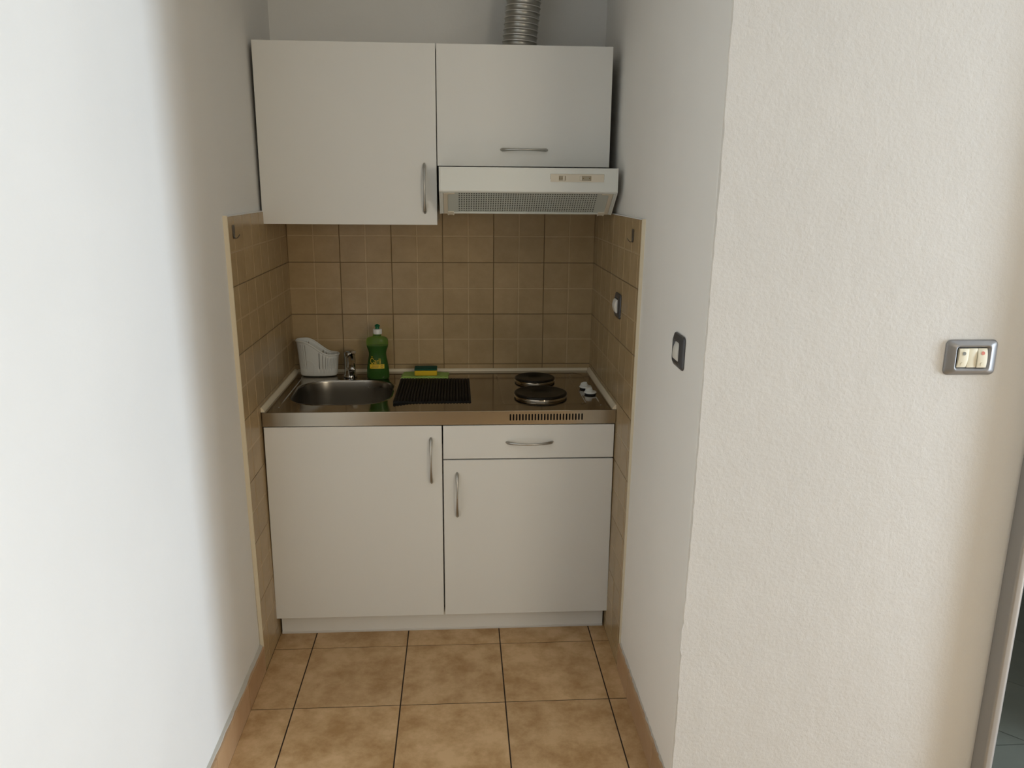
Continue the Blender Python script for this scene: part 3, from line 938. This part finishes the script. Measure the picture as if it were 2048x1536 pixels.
# ------------------------------------------------------------------ mixer tap
fa = thing('mixer_tap', 'chrome mixer tap with a short spout behind the sink bowl', 'tap', (.233, .515, ZT))
bt = MB(); fz = ZT-.0003
bt.lathe([(.0265, 0), (.0265, .007), (.0235, .010), (.0220, .014), (.0210, .040), (.0208, .078), (.0215, .082), (.0215, .094), (.0195, .100), (.010, .1035), (0, .104)], (.2270, .520, fz), 36)
part(fa, 'body', bt, 'chrome', smooth=True, angle=45)
st = MB(); rr = []
for (x, y, z, hw, hh) in ((.230, .520, .074, .0175, .020), (.236, .498, .0780, .0165, .0170), (.2405, .474, .0740, .0155, .0140), (.2435, .448, .0650, .0148, .0125), (.2455, .426, .0545, .0142, .0118), (.2462, .4175, .0500, .0130, .0105), (.2464, .4155, .0490, .0100, .0085)):
    rr.append([(x+hw*math.cos(2*PI*k/24), y-.12*hw*math.cos(2*PI*k/24), fz+z+hh*math.sin(2*PI*k/24)) for k in range(24)])
st.loft(rr)
spo = part(fa, 'spout', st, 'chrome', smooth=True, angle=50)
ae = MB(); ae.lathe([(.0090, -.020), (.0110, -.019), (.0110, .0), (.008, .003)], (.2445, .428, fz+.0460), 24)
part(fa, 'aerator', ae, 'chrome', parent=spo, smooth=True)
lv = MB(); rr = []
for (t, hw, hh) in ((-.012, .0150, .0080), (-.008, .0170, .0095), (.010, .0165, .0095), (.032, .0135, .0080), (.052, .0120, .0072), (.056, .0100, .0055)):
    c = Vector((.2255+t*.40, .524-t*.90, fz+.1010+t*.10))
    rr.append([(c.x+hw*math.copysign(abs(math.cos(2*PI*k/20))**.6, math.cos(2*PI*k/20))*.92, c.y+hw*math.cos(2*PI*k/20)*.38, c.z+hh*math.copysign(abs(math.sin(2*PI*k/20))**.7, math.sin(2*PI*k/20))) for k in range(20)])
lv.loft(rr)
part(fa, 'lever', lv, 'chrome', smooth=True, angle=50)

# ------------------------------------------------------------------ washing-up liquid bottle
bo_ = thing('dish_soap_bottle', 'green washing-up liquid bottle with white cap beside the tap', 'bottle', (.3400, .487, ZT))
secs = [(0.000, .0385, .0235), (.003, .0425, .0265), (.010, .0438, .0275), (.025, .0438, .0275), (.045, .0424, .0270), (.065, .0392, .0255), (.085, .0355, .0240),
        (.098, .0338, .0234), (.106, .0340, .0234), (.116, .0362, .0242), (.126, .0402, .0256), (.136, .0424, .0264), (.148, .0426, .0264), (.157, .0412, .0258), (.1625, .0380, .0245), (.166, .0320, .0220),
        (.1685, .0235, .0185), (.1705, .0160, .0155), (.182, .0155, .0152)]
def bsec(h, inset=0):
    for (a, b) in zip(secs[:-1], secs[1:]):
        if a[0] <= h <= b[0]+1e-9:
            t = (h-a[0])/(b[0]-a[0]); return (a[1]+(b[1]-a[1])*t-inset, a[2]+(b[2]-a[2])*t-inset)
BX, BY, BZ = .3400, .487, ZT-.002
def bring(h, hx, hy, n=40, e=2.35):
    out = []
    for k in range(n):
        a = 2*PI*k/n; c, s = math.cos(a), math.sin(a)
        out.append((BX+hx*math.copysign(abs(c)**(2/e), c), BY+hy*math.copysign(abs(s)**(2/e), s), BZ+h))
    return out
sh = MB(); sh.loft([bring(h, a, b) for h, a, b in secs])
part(bo_, 'shell', sh, 'bottle', smooth=True, angle=60)
lq = MB(); hs = [.0015]+[s[0] for s in secs if .0015 < s[0] < .134]+[.134]
lq.loft([bring(h, *[q for q in bsec(h, .0010)]) for h in hs])
part(bo_, 'liquid', lq, 'liquid', smooth=True, angle=60)
cp = MB(); cp.lathe([(.0165, 0), (.0178, .001), (.0178, .017), (.0165, .0188), (.010, .0195), (.008, .0195)], (BX+.002, BY, BZ+.1785), 28)
co = part(bo_, 'cap', cp, 'white_plastic', smooth=True, angle=40)
nz = MB(); nz.lathe([(.0080, 0), (.0076, .0085), (.0108, .0105), (.0110, .0125), (.0075, .0160), (.003, .0190), (0, .0192)], (BX+.002, BY, BZ+.1978), 20)
part(bo_, 'nozzle', nz, 'cap_green', parent=co, smooth=True, angle=40)
def front_y(x, h):
    hx, hy = bsec(h); q = min(abs((x-BX)/hx), .999)
    return BY-hy*(1-q**2.35)**(1/2.35)
lb = MB()
nx = 14
def patch(mb, x0, x1, h0, h1, d, mi=0, nx=14, ny=4):
    vs = []; fs = []
    for j in range(ny+1):
        for i in range(nx+1):
            x = x0+(x1-x0)*i/nx; h = h0+(h1-h0)*j/ny
            vs.append((x, front_y(x, h)-d, BZ+h))
    for j in range(ny):
        for i in range(nx): a = j*(nx+1)+i; fs.append((a, a+1, a+nx+2, a+nx+1))
    mb.add(vs, fs, mi)
patch(lb, BX-.029, BX+.027, .0455, .0625, .0006)
lo_ = part(bo_, 'label_band', lb, 'label_yellow', smooth=True)
lm = MB()
patch(lm, BX-.020, BX+.006, .0545, .0570, .0010, nx=8, ny=1); patch(lm, BX-.024, BX+.004, .0495, .0510, .0010, nx=8, ny=1)
pts = [(BX+.018+.0045*math.cos(2*PI*k/18), front_y(BX+.018+.0045*math.cos(2*PI*k/18), .054)-.0011, BZ+.054+.0055*math.sin(2*PI*k/18)) for k in range(18)]
lm.tube(pts, .0006, 5, closed=True)
lm.tube([(BX+.018, front_y(BX+.018, .054)-.0012, BZ+.050), (BX+.018, front_y(BX+.018, .054)-.0012, BZ+.058)], .0006, 5)
part(bo_, 'label_print', lm, 'label_brown', parent=lo_)
# brand lettering wrapped round the front
fc = bpy.data.curves.new('lettering', 'FONT'); fc.body = '\u010carli'; fc.size = .0405; fc.extrude = 0.0004; fc.resolution_u = 3
fc.offset = .0001
to = bpy.data.objects.new('lettering_tmp', fc); C.objects.link(to)
dg = bpy.context.evaluated_depsgraph_get()
tm = bpy.data.meshes.new_from_object(to.evaluated_get(dg))
bpy.data.objects.remove(to)
xs = [v.co.x for v in tm.vertices]; x_0, x_1 = min(xs), max(xs)
ysq = [v.co.y for v in tm.vertices]; y_0, y_1 = min(ysq), max(ysq)
for v in tm.vertices:
    x = BX-.0265 + (v.co.x-x_0)/(x_1-x_0)*.0400
    h = .0645 + (v.co.y-y_0)/(y_1-y_0)*.0290
    v.co = Vector((x, front_y(x, h)-.0006-(v.co.z+.0004)*.5, BZ+h)) - bo_.location
tm.name = 'lettering'; tm.materials.clear(); tm.materials.append(M['label_yellow'])
link('lettering', tm, bo_, label='yellow lettering reading Čarli')

# ------------------------------------------------------------------ cloth, sponge, drying mat
cl = MB(); nx, ny = 44, 30
cx0, cx1, cy0, cy1 = .4290, .6150, .4800, .5780
def cloth_pt(i, j, top):
    u, v = i/nx, j/ny
    x = cx0+(cx1-cx0)*u; y = cy0+(cy1-cy0)*v
    x += (.004*(v-.5) + .0015*math.sin(v*9)); y += .002*math.sin(u*11)-.010*u*v
    ed = min(u, 1-u)*(cx1-cx0); ev = min(v, 1-v)*(cy1-cy0)
    k = min(1, min(ed, ev)/.006)
    z = ZT-.0018 + (.0070+.0009*math.sin(u*14+v*5))*(k**.5*.75+.25 if top else 0)
    return (x, y, z)
for top in (True, False):
    vs = [cloth_pt(i, j, top) for j in range(ny+1) for i in range(nx+1)]
    fs = [(j*(nx+1)+i, j*(nx+1)+i+1, (j+1)*(nx+1)+i+1, (j+1)*(nx+1)+i) for j in range(ny) for i in range(nx)]
    if not top: fs = [f[::-1] for f in fs]
    cl.add(vs, fs)
per = [(i, 0) for i in range(nx+1)]+[(nx, j) for j in range(1, ny+1)]+[(i, ny) for i in range(nx-1, -1, -1)]+[(0, j) for j in range(ny-1, 0, -1)]
N0 = (nx+1)*(ny+1); P = len(per)
for k in range(P):
    a, b = per[k], per[(k+1) % P]
    ia, ib = a[1]*(nx+1)+a[0], b[1]*(nx+1)+b[0]
    cl.f.append((ia, N0+ia, N0+ib, ib)); cl.m.append(0)
obj('dish_cloth', cl, 'cloth', smooth=True, angle=70, label='folded green dish cloth with wavy pale stripes behind the black mat', cat='cloth')

sg = thing('sponge', 'yellow scouring sponge with dark green top lying on the green cloth', 'sponge', (.526, .52, ZT+.0062))
def softbox(mb, x0, x1, y0, y1, z0, z1, wob=.0008):
    rr = []
    for t, ins in ((0, .002), (.12, .0003), (.5, 0), (.88, .0003), (1, .002)):
        z = z0+(z1-z0)*t
        rr.append([(x+random.uniform(-wob, wob)*.4, y+random.uniform(-wob, wob)*.4, z) for x, y in rrect((x0+x1)/2, (y0+y1)/2, (x1-x0)/2-ins, (y1-y0)/2-ins, .004, 4)])
    mb.loft(rr)
s1 = MB(); softbox(s1, .4815, .5700, .4905, .5500, ZT+.0064, ZT+.0270)
part(sg, 'foam', s1, 'sponge', smooth=True, angle=50)
s2 = MB(); softbox(s2, .4810, .5700, .4900, .5500, ZT+.0270, ZT+.0350)
part(sg, 'scouring_pad', s2, 'scourer', smooth=True, angle=50)

mt = MB()
x0m, x1m = .4290, .6975; NR = 25; pr_ = []
seg = 6
for i in range(NR):
    for k in range(seg):
        t = (i+k/seg)/NR
        pr_.append((t, .0040+.0052*math.sin(PI*k/seg)))
pr_.append((1, .0040))
rows = []
NYM = 14
for j in range(NYM+1):
    v = j/NYM
    y = .1180+(.4660-.1180)*v
    sc = 1-.5*abs(2*v-1)**14
    ring = []
    for t, h in pr_:
        xx = x0m+(x1m-x0m)*t + (.004*(1-v)*(t-.5))
        yy = y + .010*(t-.5)*(-1 if v > .5 else .35) - (.010*max(0, .16-t)/.16*(v < .5)*(1-v*2))
        curl = .006*math.exp(-((t)/.18)**2)*max(0, (.22-v)/.22)
        ring.append((xx, yy, ZT-.0019+h*sc+curl))
    ring += [(q[0], q[1], q[2]-.0036*sc-(q[2]-ZT+.0019-.0036*sc)*.0 if False else ZT-.0019+max(0, q[2]-ZT+.0019-.0095)) for q in reversed(ring)]
    rows.append(ring)
mt.loft(rows)
obj('drying_mat', mt, 'mat_black', smooth=True, angle=60, label='black ribbed drying mat on the steel drainer between sink and hot plates', cat='mat')

# ------------------------------------------------------------------ switches and sockets
def plate(root, W, Hh, D, mat_frame, wx, wz, rx=.0, inner='black'):
    """frame lying in local XZ, front towards -Y, back at y=0"""
    fm = MB()
    steps = [((W/2-.0010, Hh/2-.0010, .011), -.0002), ((W/2, Hh/2, .012), -.0016), ((W/2-.0010, Hh/2-.0010, .0115), -.0042), ((W/2-.0030, Hh/2-.0030, .0105), -.0058),
             ((wx/2+.0085, wz/2+.0085, .009), -D+.0007), ((wx/2+.0060, wz/2+.0060, .008), -D), ((wx/2+.0042, wz/2+.0042, .0065), -D+.0006), ((wx/2+.0010, wz/2+.0010, .004), -D+.0062), ((wx/2, wz/2, .003), -D+.0070)]
    rows = [[(x, y, z) for x, z in rrect(0, 0, hx, hz, r, 6)] for (hx, hz, r), y in steps]
    fm.loft(rows, cap0=True, cap1=False)
    f = obj('frame', fm, mat_frame, root, smooth=True, angle=50)
    bm_ = MB(); bm_.box(-wx/2-.0005, wx/2+.0005, -D+.0068, -.001, -wz/2-.0005, wz/2+.0005)
    obj('back_plate', bm_, inner, f)
    return f
def rocker(root, x0, x1, z0, z1, y, tilt, mat, lens=None, bulge=.003):
    rm_ = MB(); n = 10; rr = []
    hz = (z1-z0)/2; cz = (z0+z1)/2
    ring_prof = []
    for k in range(n+1):
        t = -1+2*k/n
        ring_prof.append((y - bulge*(1-t*t) - tilt*t, cz+hz*t))
    prof = ring_prof+[(y+.004, z1), (y+.004, z0)]
    rm_.prism(prof, x0, x1, 'X')
    o = obj('rocker', rm_, mat, root, smooth=True, bevel=.0006, angle=40)
    if lens:
        for m_, t, rad in lens:
            lm_ = MB(); yy = y-bulge*(1-t*t)-tilt*t; n2 = 18; xx = (x0+x1)/2; zz = cz+hz*t
            dyd = (2*bulge*t-tilt)/hz
            vs = []
            for dz_ in (.0006, .0):
                vs.append([(xx+rad*math.cos(2*PI*k/n2)*(1-dz_*200), yy-.0008+dz_+dyd*rad*math.sin(2*PI*k/n2), zz+rad*math.sin(2*PI*k/n2)) for k in range(n2)])
            lm_.loft([vs[0], vs[1]])
            obj('indicator', lm_, m_, o, smooth=True)
    return o
# triple switch on the pier's front face
sw = thing('light_switch', 'grey framed double light switch with a blank between its rockers on the rough pier', 'switch', (1.8285, -.8878, 1.2135))
plate(sw, .1225, .0825, .0125, 'silver_grey', .0705, .0460)
rocker(sw, -.0340, -.0118, -.0222, .0222, -.0105, .0022, 'rocker', [('lens_grey', .50, .0042), ('rocker', -.62, .0036)])
rocker(sw, -.0110, .0108, -.0222, .0222, -.0098, -.0002, 'rocker', bulge=.0006)
rocker(sw, .0116, .0340, -.0222, .0222, -.0105, -.0016, 'rocker', [('lens_red', .52, .0042), ('rocker', -.62, .0036)])
# plates on the alcove's right wall, turned to face -X
s2_ = thing('light_switch', 'dark framed switch on smooth plaster between tiles and pier corner', 'switch', (xr(1.192)-.0004, -.692, 1.190))
s2_.rotation_euler = (0, .0125, -PI/2)
plate(s2_, .0940, .0845, .0120, 'anthracite', .0480, .0440)
rocker(s2_, -.0232, .0232, -.0212, .0212, -.0088, -.0030, 'rocker_white', bulge=.0035)
s3_ = thing('wall_socket', 'dark framed switch plate on the beige tiles of the right alcove wall', 'switch', (tr(1.193)-.0005, .052, 1.194))
s3_.rotation_euler = (0, .0085, -PI/2)
plate(s3_, .0880, .0845, .0100, 'anthracite', .0460, .0460)
s3_.name = 'power_switch'
rocker(s3_, -.0222, .0222, -.0222, .0222, -.0125, .0, 'rocker_white', bulge=.0060)

# adhesive hooks
def hook(label, x, y, z, sgn):
    t = thing('adhesive_hook', label, 'hook', (x, y, z), 'metal hooks on the tiled side walls')
    hb = MB()
    prof = [(-.0125, .019), (.0125, .019)]+[(.0125*math.cos(a), -.009+.0125*math.sin(a)) for a in [-PI*k/10 for k in range(11)]]
    vs = [(0, a, b) for a, b in prof]; n = len(prof)
    hb.add([(sgn*.0002, a, b) for a, b in prof]+[(sgn*.0018, a, b) for a, b in prof], [tuple(range(n)), tuple(range(2*n-1, n-1, -1))]+[(i, (i+1) % n, n+(i+1) % n, n+i) for i in range(n)])
    obj('base_plate', hb, 'hook_metal', t)
    hk = MB(); pts = [(sgn*.0015, 0, -.006), (sgn*.002, 0, -.015), (sgn*.006, 0, -.020), (sgn*.011, 0, -.019), (sgn*.0165, 0, -.012), (sgn*.0185, 0, -.008)]
    hk.tube(pts, [.0035, .0035, .0032, .003, .003, .002], 8, flat=.45, side=(0,1,0))
    obj('prong', hk, 'hook_metal', t, smooth=True)
hook('small metal hook stuck high on the left tiled side wall', tl(1.445)+.0006, -.142, 1.445, 1)
hook('small metal hook stuck high on the right tiled side wall', tr(1.438)-.0006, -.120, 1.438, -1)
